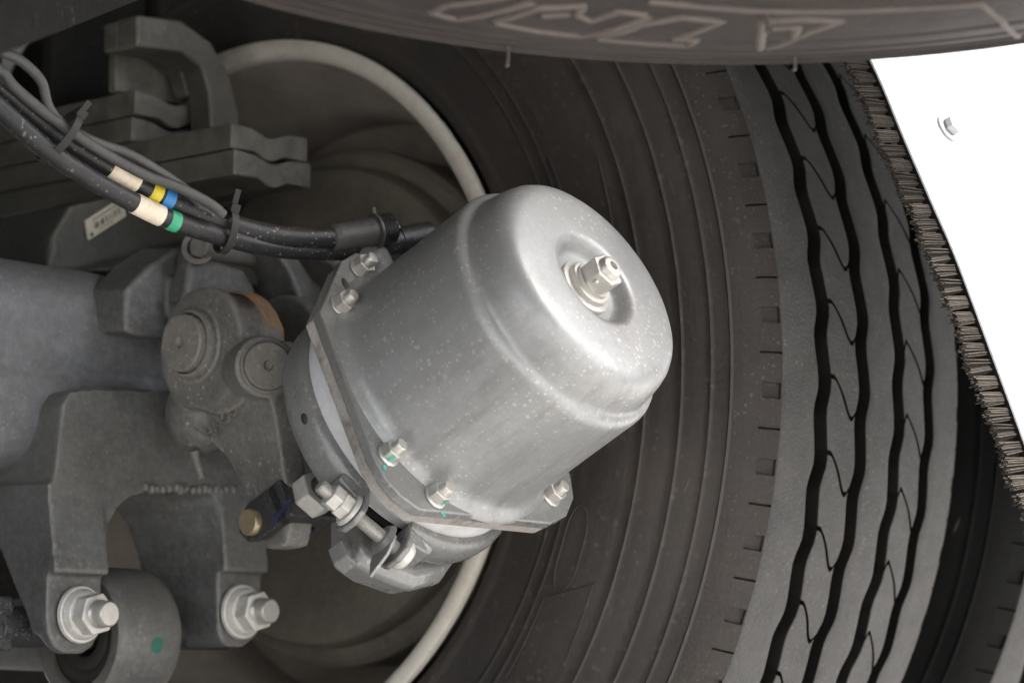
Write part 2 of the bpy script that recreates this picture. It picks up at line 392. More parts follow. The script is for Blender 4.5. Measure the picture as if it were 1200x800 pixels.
# sidewall profile (axial offset from the centre plane, radius), inner face written for s < 0
SW = [(.1405,.4935),(.1450,.478),(.1520,.455),(.1590,.430),(.1640,.405),(.1655,.380),(.1640,.350),(.1620,.328),(.1600,.312),(.1585,.304),(.150,.297)]
def sw_s(R_):
    for (a, x), (b, y) in zip(SW, SW[1:]):
        if y <= R_ <= x: return b+(a-b)*(R_-y)/(x-y)
    return SW[0][0] if R_ > SW[0][1] else SW[-1][0]
def carcass():
    lines = [(.4895,.0030,.0022), (.474,.0011,.0012), (.452,.0011,.0011), (.424,.0010,.0011), (.364,.0008,.001), (.352,.0008,.001), (.3125,.0022,.0035)]
    pts = [(s_, q) for s_, q in SW]
    for q, h, wd in lines:
        s_ = sw_s(q); pts = [p for p in pts if abs(p[1]-q) > wd*2.2]
        pts += [(sw_s(q+wd*2), q+wd*2), (sw_s(q+wd)+h*.3, q+wd), (s_+h, q+wd*.3), (s_+h*.6, q-wd*.5), (sw_s(q-wd), q-wd)]
    # fill in for a smooth bulge
    for k in range(40):
        q = .300+k*.0048
        if all(abs(q-p[1]) > .003 for p in pts) and all(abs(q-L[0]) > L[2]*2.5 for L in lines): pts.append((sw_s(q)+.0006*math.sin((q-.3)/.19*math.pi), q))
    pts.sort(key=lambda p: -p[1])
    fl = [(-s_, q) for s_, q in reversed(pts)]
    floor = [(s_, crown(s_)-.0165) for s_ in [-.112+.224*i/16 for i in range(17)]]
    prof = fl+[(-.138,.496)]+floor+[(.138,.496)]+[(s_, q) for s_, q in pts]
    n = 232; v = []; f = []; m = len(prof)
    for i in range(n):
        t = 2*math.pi*i/n
        for s_, q in prof: v.append((s_, -q*math.cos(t), q*math.sin(t)))
    for i in range(n):
        j = (i+1) % n
        for k in range(m-1): f.append((i*m+k, i*m+k+1, j*m+k+1, j*m+k))
    me = bpy.data.meshes.new('tyre'); me.from_pydata(v, [], f)
    flip_out(me); me.materials.append(M['sidewall']); me.materials.append(M['groove'])
    for p in me.polygons:
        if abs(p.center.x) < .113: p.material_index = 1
    return me
ME_CARC = carcass()
T2 = [(0, 0), (.10, -.01), (.17, -.05), (.78, -.50), (.85, -.535), (.92, -.52), (1, -.44)]
T4 = [(0, -.10), (.07, -.015), (.13, 0), (.20, -.04), (.94, -.53), (1, -.56)]
ME_RIBS = [rib_shoulder(-1), rib_sipe(-2, -1, T2, .27*PITCH), rib_plain(-1, 1), rib_sipe(1, 2, T4, -.117*PITCH), rib_shoulder(1)]
def make_tyre(parent, side='sidewall', mats=True):
    """tyre carcass with five tread ribs, in the local frame of its parent (axis = local X)"""
    me = ME_CARC
    if side != 'sidewall': me = ME_CARC.copy(); me.materials[0] = M[side]
    t = link('tyre', me, side, parent, angle=60)
    for i, m_ in enumerate(ME_RIBS): link('tread_rib', m_, 'tread', t, angle=40)
    return t
XC = .168
def ax_frame(x): return Matrix.Translation((x, 0, 0))
FX = Matrix(((0,0,1,0),(1,0,0,0),(0,1,0,0),(0,0,0,1)))     # lathe axis z -> world X
def make_rim(parent, outer=False):
    fr = FX
    s0 = -.168
    p = [(.2985,s0+.010),(.3020,s0+.003),(.3015,s0-.001),(.2990,s0-.0025),(.293,s0-.0028),(.2890,s0-.0020),(.2864,s0+.0008),(.2854,s0+.0060),(.2852,s0+.012)]
    MB().lathe(p, fr, 160).build('rim_flange', 'rim', parent, angle=50)
    p = [(.2853,s0+.0100),(.2835,s0+.018),(.278,s0+.05),(.270,s0+.085),(.262,s0+.100),(.254,s0+.115),(.252,s0+.16),(.256,s0+.20),(.270,s0+.235),(.285,s0+.30),(.302,s0+.335)]
    MB().lathe(p, fr, 128).build('rim_barrel', 'barrel', parent, angle=50)
    p = [(.2535,s0+.150),(.240,s0+.175),(.21,s0+.205),(.17,s0+.225),(.06,s0+.228),(.0,s0+.228)]
    MB().lathe(p, fr, 96).build('wheel_disc', 'barrel', parent, angle=50)
PHI0 = -.0514
wh_mx = Matrix.Translation((XC, 0, 0)) @ Matrix.Rotation(-PHI0, 4, 'X')
wheel = thing('truck_wheel', 'near dual truck wheel with white rim ring and wavy grooved tread behind the silver chamber', 'wheel', mx=wh_mx, group='dual wheels')
make_tyre(wheel); make_rim(wheel)
# brake drum turns with the wheel
p = [(.10,-.090),(.196,-.091),(.2035,-.088),(.2065,-.082),(.2070,-.076),(.2075,-.070),(.218,-.068),(.2235,-.063),(.2245,-.055),(.222,-.045),(.2225,.03),(.20,.045)]
MB().lathe(p, FX, 128).build('brake_drum', 'drum', wheel, angle=28)
# raised outlines moulded on the inner sidewall
def on_side(rad, th, lift=.0006):
    return Vector((-(sw_s(rad)+lift+.0006*math.sin((rad-.3)/.19*math.pi)), -rad*math.cos(th), rad*math.sin(th)))
def side_line(pts, r_=.0008, sub=8, lift=.0006):
    o = []
    for (r0, t0), (r1, t1) in zip(pts, pts[1:]):
        for k in range(sub): o.append(on_side(r0+(r1-r0)*k/sub, t0+(t1-t0)*k/sub, lift))
    o.append(on_side(*pts[-1], lift)); return o
tyre0 = [c for c in wheel.children if c.name.startswith('tyre')][0]
for pts in ([(.372,-.62),(.372,-.43),(.410,-.36),(.412,-.52)], [(.372,.50),(.372,.30),(.408,.26),(.412,.44)]):
    MB().tube([tuple(q) for q in side_line(pts)], .0007, n=6, sub=1).build('moulded_outline', 'sidewall', tyre0)
pill = [(.382+.010*math.cos(a), -.315+.060*math.sin(a)+( .028 if math.sin(a) > 0 else -.028)) for a in [2*math.pi*k/24 for k in range(25)]]
MB().tube([tuple(q) for q in side_line(pill, sub=2)], .0006, n=6, sub=1).build('moulded_outline', 'sidewall', tyre0)

rs = random.Random(11)
for k in range(26):
    rad, th, L_ = rs.uniform(.33,.485), rs.uniform(-.75,.75), rs.uniform(.004,.016)
    dr, dt = rs.uniform(-.35,.35)*L_, L_/rad
    if k % 3 == 0: dr, dt = L_*.8, rs.uniform(-.2,.2)*L_/rad
    n_ = 6; v = []
    for i in range(n_+1):
        u_ = i/n_; wd = .0007*math.sin(math.pi*min(.97, max(.03, u_)))*rs.uniform(.5,1.3)
        for sg in (-1, 1): v.append(on_side(rad+dr*u_+sg*wd, th+dt*u_, .0005))
    MB().add(v, [(2*i, 2*i+1, 2*i+3, 2*i+2) for i in range(n_)]).build('scuff_mark', 'raised', tyre0)
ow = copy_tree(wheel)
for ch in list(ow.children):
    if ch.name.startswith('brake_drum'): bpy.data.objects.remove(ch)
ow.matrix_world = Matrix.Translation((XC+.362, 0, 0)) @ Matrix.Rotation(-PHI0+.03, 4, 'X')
M['shaded_side'] = mat('shaded_sidewall', (.0065,.0065,.0066), .7, spec=.12, var=.3, vscale=12, dust=.2, dustcol=(.02,.018,.016), dup=.1)  # darker sidewall and shoulder copy; shade between the duals put into the colour
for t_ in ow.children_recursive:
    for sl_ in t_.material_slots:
        if sl_.material in (M['sidewall'], M['shoulder']): sl_.link = 'OBJECT'; sl_.material = M['shaded_side']
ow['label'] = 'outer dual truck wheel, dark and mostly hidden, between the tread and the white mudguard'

# ------------------------------------------------------------------ spare tyre slung under the chassis
up_h = Vector((.744, .668, 0)); TILT = R(11)
far = up_h*math.cos(TILT)-Vector((0,0,1))*math.sin(TILT)              # in-plane, away from the camera
dn = -(up_h*math.sin(TILT)+Vector((0,0,1))*math.cos(TILT))           # underside normal = local -X
xl = -dn; yl = -far; zl = xl.cross(yl)
ctr = Vector((-.274, -.7215, .132))-far*.490-dn*.140
sp_mx = Matrix(((xl.x,yl.x,zl.x,ctr.x),(xl.y,yl.y,zl.y,ctr.y),(xl.z,yl.z,zl.z,ctr.z),(0,0,0,1)))
spare = thing('spare_tyre', 'brown dusty spare tyre with raised outlined lettering, hanging across the top', 'tyre', mx=sp_mx)
ts = make_tyre(spare, 'spare')
LET = [[(.4197,-.4336),(.4021,-.4308),(.3741,-.3593)],[(.4197,-.4336),(.424,-.3931),(.4016,-.3648),(.3779,-.3229)],
 [(.4145,-.3471),(.3845,-.3081),(.3747,-.2492),(.3877,-.2499),(.3942,-.2254),(.3777,-.1959),(.3791,-.152)],[(.4181,-.3441),(.4241,-.2799),(.425,-.2183),(.3977,-.1767),(.381,-.146)],[(.3946,-.2947),(.3875,-.26)],
 [(.4239,-.198),(.3932,-.1521),(.3798,-.0989),(.3844,-.0401),(.4146,-.0971)],[(.4278,-.1958),(.4298,-.1258),(.433,-.0722),(.4169,-.0659),(.4168,-.0986)],
 [(.4429,.0241),(.3841,.0176),(.3815,.075),(.3866,.1312),(.4026,.0823),(.4401,.0347)],[(.3947,.0339),(.393,.0697),(.4086,.0651)]]
for pts in LET: MB().tube([tuple(q) for q in side_line(pts, lift=-.0022)], .0036, n=10, sub=1).build('raised_letter', 'raised', ts, angle=60)
MB().tube([tuple(q) for q in side_line([(.3634,-.1581),(.3662,-.0791),(.3702,-.0014),(.3728,.0994),(.3757,.2109),(.3813,.3318),(.4097,.3456),(.4754,.3447)], lift=-.0010)], .0026, n=8, sub=1).build('raised_border', 'raised', ts, angle=60)
for rad, th, L_ in ((.485,-.2808,.013),(.478,.0711,.009),(.372,.021,.012)):      # rubber vent whiskers
    q = on_side(rad, th); MB().tube([tuple(q+Vector((.003,0,0))), tuple(q+Vector((-L_*.5,.0,.0005))), tuple(q+Vector((-L_,.001,0)))], .0011, n=8, sub=3).build('vent_whisker', 'raised', ts, angle=60)

# ------------------------------------------------------------------ axle
axle = thing('drive_axle', 'grey axle beam with cast two-legged bracket at lower left', 'axle', (0,0,0))
b = []
def rsq(h, c, k=5):
    o = []
    for cx, cy, a in ((h-c, h-c, 0), (-h+c, h-c, 90), (-h+c, -h+c, 180), (h-c, -h+c, 270)):
        for i in range(k+1): t = R(a+90*i/k); o.append((cx+c*math.cos(t), cy+c*math.sin(t)))
    return o
loops = []
def beam_sec(h, c):
    o = [(y, z) for y, z in rsq(h, c, 8)]
    fr_ = [(-h+.0042*math.exp(-((z+.004)/.006)**2)-.0016*math.exp(-((z+.024)/.012)**2), z) for z in [(h-c)*.96*(1-2*k/16) for k in range(17)]]
    k = max(i for i, q in enumerate(o) if q[1] > 0 and q[0] < 0)
    return o[:k+1]+fr_+o[k+1:]
for x, h, c in ((-1.3,.084,.034),(-.5,.083,.034),(-.20,.079,.034),(-.10,.076,.040),(-.03,.070,.050),(.08,.065,.060)):
    loops.append([Vector((x, y, z)) for y, z in beam_sec(h, c+.008)])
MB().loft(loops).build('beam', 'beam', axle, angle=50)
# torque rod bracket: block on the beam front, two legs
mb = MB()
mb.prism([(-.279,-.034),(-.272,-.024),(-.258,-.0205),(-.125,-.011),(-.105,-.014),(-.100,-.090),(-.235,-.094),(-.285,-.090)], XZ, -.1060, .05)
side = [(-.1065,-.092),(-.1065,-.2150),(-.098,-.2150),(-.0880,-.2010),(-.0740,-.1740),(-.0500,-.1380),(-.020,-.1120),(.040,-.104),(.040,-.088)]
mb.loft([[Vector((x_, y, max(z, zb))) for y, z in side] for x_, zb in ((-.2900,-.190),(-.2880,-.201),(-.2830,-.2095),(-.2740,-.2150),(-.2560,-.2150),(-.2470,-.2100),(-.2415,-.2020),(-.2390,-.190))])
mb.loft([[Vector((xf, -.1065, z)), Vector((min(-.079, -.079-(max(0, -.190-z)**2)*55), -.1065, z)), Vector((-.079, -.030, z)), Vector((xb, -.030, z))] for z, xf, xb in
         ((-.2085,-.1130,-.1200),(-.2055,-.1190,-.1240),(-.199,-.1230,-.1270),(-.190,-.1240,-.1280),(-.165,-.1250,-.1330),(-.140,-.1255,-.1400),(-.118,-.1260,-.1500),(-.102,-.1270,-.1640),(-.092,-.1290,-.1850),(-.070,-.130,-.195))])
mb.prism([(-.2785,-.060),(-.2830,-.080),(-.2900,-.100),(-.2500,-.110),(-.2500,-.060)], XZ, -.1062, -.050)
# thick corner blocks above the arch and the flat pads below
mb.prism([(-.2400,-.080),(-.196,-.080),(-.200,-.0945),(-.214,-.0985),(-.225,-.107),(-.2330,-.119),(-.2385,-.138)], XZ, -.1060, -.045)
for x0, x1, z0, z1 in ((-.2900,-.2390,-.1575,-.105),(-.1250,-.0790,-.1515,-.085)):     # proud faces that end in a step above each bolt
    mb.loft([[Vector((x0, y, z)) for y, z in ((-.100,z1),(-.1075,z1),(-.1150,z0+.006),(-.1150,z0),(-.100,z0))], [Vector((x1, y, z)) for y, z in ((-.100,z1),(-.1075,z1),(-.1150,z0+.006),(-.1150,z0),(-.100,z0))]])
brk = mb.build('torque_rod_bracket', 'cast', axle, remesh=.0020, smooth=4)
# weld bead along the lower edge of the block
mb = MB()
for k in range(16):
    x = -.198+k*.0058; mb.sphere((x+random.uniform(-.0012,.0012), -.1050+random.uniform(-.0008,.0008), -.0900+.0022*k/16+random.uniform(-.0012,.0012)), random.uniform(.0036,.0052), n=8, m=6, sq=(.75,1,1))
mb.build('weld_bead', 'cast', axle, angle=60)
def big_bolt(x, z, y0=-.1085, parent=None):
    b_ = MB().cyl((x, y0, z), (x, y0-.0035, z), .0215, .0205, 40).build('washer', 'zincpale', parent, bevel=.0008)
    m_ = MB().cyl((x, y0-.0035, z), (x, y0-.0095, z), .0192, .0165, 36).cyl((x, y0-.0080, z), (x, y0-.0215, z), .0160, None, 6, rot=.25)
    m_.build('nut', 'zincpale', parent, bevel=.0012)
    m_ = MB()
    fr = frame((x, y0-.018, z), (0,-1,0)); pr = [(0,0)]+[(.0098+(.0006 if k % 2 else 0), .0008*k) for k in range(10)]+[(.0096,.0085),(.0096,.0145),(.0082,.0162),(0,.0162)]
    m_.lathe(pr, fr, 28).build('bolt_end', 'zinc', parent, angle=40)
big_bolt(-.2610, -.1865, parent=brk); big_bolt(-.1020, -.1815, parent=brk)
# camshaft bracket standing on the beam
mb = MB()
wd = [(-.226,.056),(-.2255,.025),(-.2147,.0225),(-.150,.024),(-.110,.030),(-.100,.070),(-.150,.092),(-.176,.094),(-.205,.076)]
mb.loft([[Vector((x, -.112, z)) for x, z in wd], [Vector((x, -.070, z+.004)) for x, z in wd]])
ear = [(-.190,.050),(-.186,.068),(-.182,.090),(-.176,.1005),(-.168,.1010),(-.161,.093),(-.153,.0835),(-.142,.0815),(-.128,.0800),(-.119,.069),(-.112,.045)]
mb.prism(ear, XZ, -.136, -.120)
mb.box((-.150, -.118, .055), (.07, .03, .03))
cb = mb.build('camshaft_bracket', 'cast', axle, remesh=.0022, smooth=6)
MB().cyl((-.186,-.148,.0905), (-.100,-.118,.094), .0082, None, 24).build('cross_pin', 'cast', cb, bevel=.001)
MB().lathe([(.0085,-.002),(.0125,-.002),(.0125,.003),(.0085,.003)], frame((-.178,-.1385,.0905), (-.6,-.7,0)), 28, closed=True).build('eye_ring', 'cast', cb, angle=40)
mb = MB().loft([[Vector(p) for p in ((-.118,-.150,.104),(-.094,-.150,.103),(-.094,-.120,.103),(-.118,-.120,.104))],
                [Vector(p) for p in ((-.100,-.158,.078),(-.076,-.158,.076),(-.076,-.118,.076),(-.100,-.118,.078))],
                [Vector(p) for p in ((-.092,-.165,.050),(-.020,-.165,.050),(-.020,-.110,.050),(-.092,-.110,.050))]])
mb.build('support_arm', 'cast', axle, remesh=.0022, smooth=6)
MB().cyl((-.118,-.165,.014), (.075,-.165,.014), .045, .042, 48).build('camshaft_tube', 'cast', axle, bevel=.004)
MB().tube([(-.075,-.19,.085),(-.045,-.20,.072),(-.035,-.21,.03),(-.035,-.21,-.02)], .0075, n=12).build('support_rib', 'cast', axle)
MB().tube([(-.05,-.14,.100),(.0,-.16,.075),(.03,-.2,.03)], .006, n=10).build('support_rib', 'cast', axle)
# spring seat with the sticker
mb = MB()
mb.prism([(-.212,.080),(-.2075,.1125),(-.190,.138),(-.120,.160),(-.04,.164),(-.02,.080)], XZ, .000, .085)
mb.loft([[Vector(p) for p in ((-.215,-.055,.078),(-.02,-.055,.085),(-.02,.0,.085),(-.215,.0,.078))],
         [Vector(p) for p in ((-.165,-.045,.092),(-.02,-.045,.120),(-.02,.0,.140),(-.165,.0,.094))]])
seat = mb.build('spring_seat', 'spring', axle, remesh=.003, smooth=6)
S4 = [Vector((-.1776,-.0035,.1274)), Vector((-.1397,-.0035,.1515)), Vector((-.1358,-.0035,.1360)), Vector((-.1737,-.0035,.1120))]
m_ = MB().add(S4+[q+Vector((0,.0025,0)) for q in S4], [(0,1,2,3),(7,6,5,4),(0,4,5,1),(1,5,6,2),(2,6,7,3),(3,7,4,0)])
stk = m_.build('barcode_sticker', 'sticker', axle)
def on_stk(u, v): return (S4[0]*(1-u)+S4[1]*u)*(1-v)+(S4[3]*(1-u)+S4[2]*u)*v+Vector((0,-.0004,0))
def stk_quad(u0, u1, v0, v1, m_, nm):
    MB().add([on_stk(u0,v0), on_stk(u1,v0), on_stk(u1,v1), on_stk(u0,v1)], [(0,1,2,3)]).build(nm, m_, stk)
u = .20
rb = random.Random(3)
while u < .86:
    wd_ = rb.choice((.012,.02,.03)); stk_quad(u, u+wd_, .38+.02*rb.random(), .68, 'ink', 'barcode_bar'); u += wd_+rb.choice((.012,.018,.05))
for k in range(9): stk_quad(.18+k*.07, .22+k*.07, .16, .24, 'ink', 'printed_line')
for k in range(6): stk_quad(.30+k*.06, .33+k*.06, .78, .84, 'ink', 'printed_line')
stk_quad(.05,.13,.74,.92,'green_dot','printed_mark')

# torque rod with its bushed eye between the legs
rod = thing('torque_rod', 'grey torque rod eye with a green paint dot between the bracket legs', 'torque rod', (-.185,-.09,-.197))
EY, EZ, ER = -.066, -.2010, .0515
fr = Matrix.Translation((0,EY,EZ)) @ FX
pr = [(.0385,-.2275),(.0470,-.2280),(.0500,-.2255),(ER,-.2210),(ER+.0003,-.19),(ER,-.176),(.0485,-.1680),(.0440,-.1650),(.0385,-.1645)]
eye = MB().lathe(pr, fr, 72, closed=True).build('eye', 'cast', rod, angle=40)
MB().lathe([(.016,-.2215),(.022,-.2235),(.026,-.2205),(.031,-.2230),(.0375,-.2210),(.0385,-.2195),(.0385,-.168),(.016,-.168)], fr, 56, closed=True).build('rubber_bush', 'rubber_bush', rod, angle=60)
MB().cyl((-.300,EY+.010,EZ+.006),(-.07,EY+.010,EZ+.006),.0155,None,28).build('pin', 'black', rod, bevel=.002)
MB().box((-.306,EY+.012,EZ+.008),(.034,.030,.040)).build('pin_end', 'black', rod, bevel=.003)
MB().tube([(-.185,EY+.04,EZ),(-.185,.6,EZ+.02)], .028, n=24, sub=1).build('rod', 'cast', rod)
a0 = R(188)       # green dot on the outside of the eye, facing the camera
def eye_pt(x, ang, lift): return Vector((x, EY+(ER+lift)*math.cos(ang), EZ+(ER+lift)*math.sin(ang)))
dot = [eye_pt(-.1940+.0056*math.cos(t), a0+.0062/ER*math.sin(t), .0006) for t in [2*math.pi*k/20 for k in range(20)]]
MB().add(dot, [list(range(20))]).build('paint_dot', 'green_dot', eye)

# ------------------------------------------------------------------ slack adjuster
slack = thing('slack_adjuster', 'grey cast slack adjuster lever with round bosses and orange paint stripes', 'brake lever', (-.18,-.18,0))
SY, SZ = -.1700, .0120
mb = MB()
mb.cyl((-.2085,SY-.006,SZ-.003),(-.165,SY-.006,SZ-.003),.0450,.0460,48)
mb.prism([(-.176+.0450*math.cos(t), .009+.0450*math.sin(t)) for t in [R(-10+20*k) for k in range(11)]]+[(-.196+.0450*math.cos(t), .003+.0450*math.sin(t)) for t in [R(170+20*k) for k in range(11)]], YZ, -.2065, -.168)
mb.cyl((-.172,-.234,.010),(-.174,-.230,-.034),.0270,.0250,36)                 # worm housing
mb.cyl((-.190,-.215,-.010),(-.2085,-.2475,-.0105),.0235,.0225,36)
arm = [(-.142,.000),(-.232,-.004),(-.2500,-.032),(-.2460,-.064),(-.2500,-.104),(-.2510,-.122),(-.2450,-.138),(-.2260,-.140),(-.2060,-.125),(-.2010,-.096),(-.1900,-.072),(-.1660,-.048),(-.1440,-.028)]
mb.loft([[Vector((-.2045+(.020 if z < -.085 else .012 if z < -.055 else 0), y, z)) for y, z in arm], [Vector((-.1780+(.016 if z < -.085 else .008 if z < -.055 else 0), y, z)) for y, z in arm]])
mb.sphere((-.184,-.150,-.036), .0300, n=24, m=16, sq=(.8,.95,1.05))           # lump of the control housing
body = mb.build('lever_body', 'slack', slack, remesh=.0018, smooth=4)
f0 = frame((-.2080,SY,SZ), (-1,0,0))
cs = MB().lathe([(.0290,-.004),(.0295,.0008),(.0275,.0022),(.0262,.0020),(.0260,.0040),(.0250,.0075),(.0228,.0080),(.0225,.0030),(.0,.0030)], f0, 56).build('washer_ring', 'slack', slack, angle=30)
MB().lathe([(.0215,-.002),(.0215,.0125),(.0205,.0140),(.0045,.0145),(.0030,.0115),(.0,.0105)], f0, 56).build('camshaft_end', 'slack', slack, angle=30)
f1 = frame((-.2090,-.2490,-.0105), (-.44,-.90,.02))
MB().lathe([(.0190,-.008),(.0192,.0005),(.0182,.0012),(.0176,.0008),(.0174,.0040),(.0164,.0050),(.0040,.0052),(.0032,.0020),(.0,.0012)], f1, 44).build('worm_cap', 'slack', slack, angle=30)

# orange paint stripes following the rounded shoulder of the body, raised maker's letters on the lever
def body_arc(x, a_, lift): return Vector((x, -.196+(.0450+lift)*math.cos(a_), .003+(.0450+lift)*math.sin(a_)))
for x0, x1, a0_, a1_ in ((-.1985,-.1960,98,160),(-.1925,-.1890,94,158),(-.1855,-.1832,96,168),(-.1990,-.1825,88,120)):
    n = 14; v = []
    for k in range(n+1):
        a_ = R(a0_+(a1_-a0_)*k/n); j = .0006*math.sin(k*1.7); v += [body_arc(x0+j, a_, .0009), body_arc(x1+j, a_, .0009)]
    MB().add(v, [(2*k, 2*k+1, 2*k+3, 2*k+2) for k in range(n)]).build('paint_stripe', 'orange', slack)
fc = bpy.data.curves.new('letters', 'FONT'); fc.body = 'HNOU'; fc.size = .0125; fc.extrude = .0009; fc.align_x = 'CENTER'
fo = bpy.data.objects.new('letters', fc); COL.objects.link(fo)
dg = bpy.context.evaluated_depsgraph_get(); me = bpy.data.meshes.new_from_object(fo.evaluated_get(dg))
bpy.data.objects.remove(fo)
lx = Vector((0,-.86,.51)).normalized(); ly = Vector((0,.51,.86)).normalized(); ln = lx.cross(ly)
me.transform(Matrix(((lx.x,ly.x,ln.x,-.2036),(lx.y,ly.y,ln.y,-.1985),(lx.z,ly.z,ln.z,-.0500),(0,0,0,1))))
me.name = 'raised_letters'; link('raised_letters', me, 'slack', slack)
MB().cyl((-.196,-.158,-.066),(-.192,-.163,-.086),.004,.003,12).build('grease_nipple', 'slack', slack, bevel=.0006)

# ------------------------------------------------------------------ brake chamber
A = Vector((.045,-.886,.462)).normalized(); O = Vector((-.1577,-.4829,.0162))
E1 = (Vector((1,0,0))-A*A.x).normalized(); E2 = A.cross(E1)
CM = Matrix(((E1.x,E2.x,A.x,O.x),(E1.y,E2.y,A.y,O.y),(E1.z,E2.z,A.z,O.z),(0,0,0,1)))
ch = thing('brake_chamber', 'silver spring brake chamber with bolted flange, clamp band and release nut', 'brake chamber', mx=CM)
I4 = Matrix()
pr = [(.1030,-.1150),(.1015,-.1108),(.0975,-.1088),(.0952,-.1045),(.0943,-.0985),(.0940,-.06),(.0937,-.020),(.0937,-.0060),(.0932,-.0022),(.0918,.0006),(.0898,.0020),(.0880,.0028),(.0870,.0042),
      (.0864,.0075),(.0856,.0130),(.0842,.0195),(.0820,.0258),(.0787,.0308),(.0745,.0336),(.0700,.0347),(.062,.0352),(.050,.0356),(.0390,.0359),(.0356,.0355),(.0334,.0338),(.0316,.0308),
      (.0300,.0272),(.0282,.0250),(.0255,.0242),(.0200,.0240),(.0,.0240)]
MB().lathe(pr, I4, 160).build('spring_housing', 'silver', ch, angle=60)
# release nut in the recess
rn = MB().lathe([(.0205,.0238),(.0210,.0252),(.0205,.0268),(.0172,.0275),(.0168,.0310),(.0160,.0318),(.0138,.0320),(.0136,.0345),(.0,.0345)], I4, 48).build('seat_ring', 'zinc', ch, angle=35)
rb_ = MB().cyl((0,0,.0340),(0,0,.0475),.0132,None,6,rot=.35).build('release_nut', 'zinc', ch, bevel=.0011, seg=3)
MB().lathe([(.0090,.0470),(.0088,.0490),(.0078,.0520),(.0068,.0526),(.0034,.0526),(.0032,.0490),(.0,.0490)], I4, 36).build('release_bolt', 'zinc', ch, angle=35)
t = R(215)
MB().sphere((.0122*math.cos(t),.0122*math.sin(t),.0410), .0018, n=12, m=8).build('locking_dimple', 'zinc', rb_)
# flange plate
fp = [(-.1045,.052),(-.1045,-.062),(-.1010,-.078),(-.0930,-.090),(-.0780,-.1000),(.0600,-.1000),(.0830,-.0920),(.1000,-.0760),(.1075,-.0560),(.1065,.050),(.060,.104),(-.040,.112),(-.060,.101)]
MB().prism(fp, XY, -.1205, -.1120).build('flange', 'band', ch, bevel=.0018, seg=3, angle=50)
fp2 = [(x*.988, y*.988) for x, y in fp]
MB().prism(fp2, XY, -.1290, -.1203).build('flange_base', 'edge', ch, bevel=.0012)
def flange_bolt(x, y, rot, mark):
    n_ = MB().lathe([(.0,-.1125),(.0088,-.1122),(.0090,-.1108),(.0076,-.1098),(.0,-.1098)], Matrix.Translation((x,y,0)), 28).cyl((x,y,-.1104),(x,y,-.1025),.0079,None,6,rot=rot).build('flange_nut', 'zinc', ch, bevel=.0008)
    st = MB().lathe([(.0047,-.104),(.0047,-.0975),(.0040,-.0964),(.0,-.0962)], Matrix.Translation((x,y,0)), 20).build('stud', 'zinc', n_, angle=35)
    if mark:
        a_ = rot+math.pi/3*mark+math.pi/6; c_, s_ = math.cos(a_), math.sin(a_); tx, ty = -s_, c_; q = .0079*.866+.0003
        p_ = [Vector((x+c_*q+tx*k, y+s_*q+ty*k, z)) for k, z in ((-.0010,-.1095),(.0012,-.1095),(.0018,-.1035),(-.0004,-.1035))]
        MB().add(p_, [(0,1,2,3)]).build('paint_mark', 'teal', n_)
        p_ = [Vector((x+c_*q*k+tx*j, y+s_*q*k+ty*j, -.1115)) for k, j in ((1.55,-.001),(1.55,.0012),(2.1,.0016),(2.1,-.0006))]
        MB().add(p_, [(0,1,2,3)]).build('paint_mark', 'teal', n_)
for x, y, rt, mk in ((-.0447,.0963,.2,0),(-.0815,.0600,.5,0),(-.0905,-.0595,.35,3),(-.0580,-.0890,.15,4),(.0715,-.0770,.4,0),(.097,-.040,.2,0)): flange_bolt(x, y, rt, mk)
# dark bracket hole near the top bolts
MB().sphere((-.0660,.0800,-.1124), .0060, n=14, m=8, sq=(.55,1.0,.35)).build('relief_hole', 'rubber_bush', ch)
# pale service housing seen between flange and clamp
MB().lathe([(.0960,-.128),(.0955,-.140),(.0945,-.152),(.0900,-.158),(.0880,-.165)], I4, 96).build('service_cylinder', 'housing', ch, angle=50)
MB().lathe([(.0860,-.172),(.0800,-.182),(.068,-.196),(.055,-.203),(.018,-.205),(.0,-.205)], I4, 80).build('rear_shell', 'dark', ch, angle=40)  # near-black tone puts the shade of the gap behind the clamp into its colour
# clamp band in two halves
CP = [(.0885,-.1500),(.0965,-.1475),(.1005,-.1490),(.1030,-.1530),(.1040,-.1590),(.1035,-.1680),(.1010,-.1745),(.0950,-.1785),(.0870,-.1800),(.0860,-.1770),(.0930,-.1740),(.0985,-.1680),(.0985,-.1590),(.0960,-.1535),(.0885,-.1530)]
for a0_, a1_ in ((R(48), R(219)), (R(-117), R(46))):
    MB().lathe([(r_-.0035, z_) for r_, z_ in CP], Matrix.Translation((-.0005,-.0040,0)), 72, a0_, a1_, closed=True).build('clamp_band', 'band', ch, angle=50)
def clamp_pt(t, rad, s_):           # t along the bolt, rad outwards, s along the chamber axis
    a_ = R(-130); er = Vector((math.cos(a_), math.sin(a_), 0)); et = Vector((-er.y, er.x, 0))
    return er*rad+et*t+Vector((0,0,s_))
def ear_plate(t0, th, mir):
    poly = [(.094,-.150),(.112,-.1455),(.121,-.1470),(.1270,-.1540),(.1270,-.166),(.121,-.173),(.110,-.176),(.094,-.178)]
    m_ = MB(); n = len(poly)
    m_.loft([[clamp_pt(t0, r_, s_) for r_, s_ in poly], [clamp_pt(t0+th, r_, s_) for r_, s_ in poly]])
    # root of the ear blending into the band
    m_.loft([[clamp_pt(t0+(th if mir > 0 else 0)-mir*.001, r_, s_) for r_, s_ in ((.0940,-.149),(.1105,-.150),(.1105,-.173),(.0940,-.177))],
             [clamp_pt(t0+(th if mir > 0 else 0)-mir*.024, r_, s_) for r_, s_ in ((.0970,-.150),(.1015,-.153),(.1015,-.171),(.0970,-.176))]])
    return m_
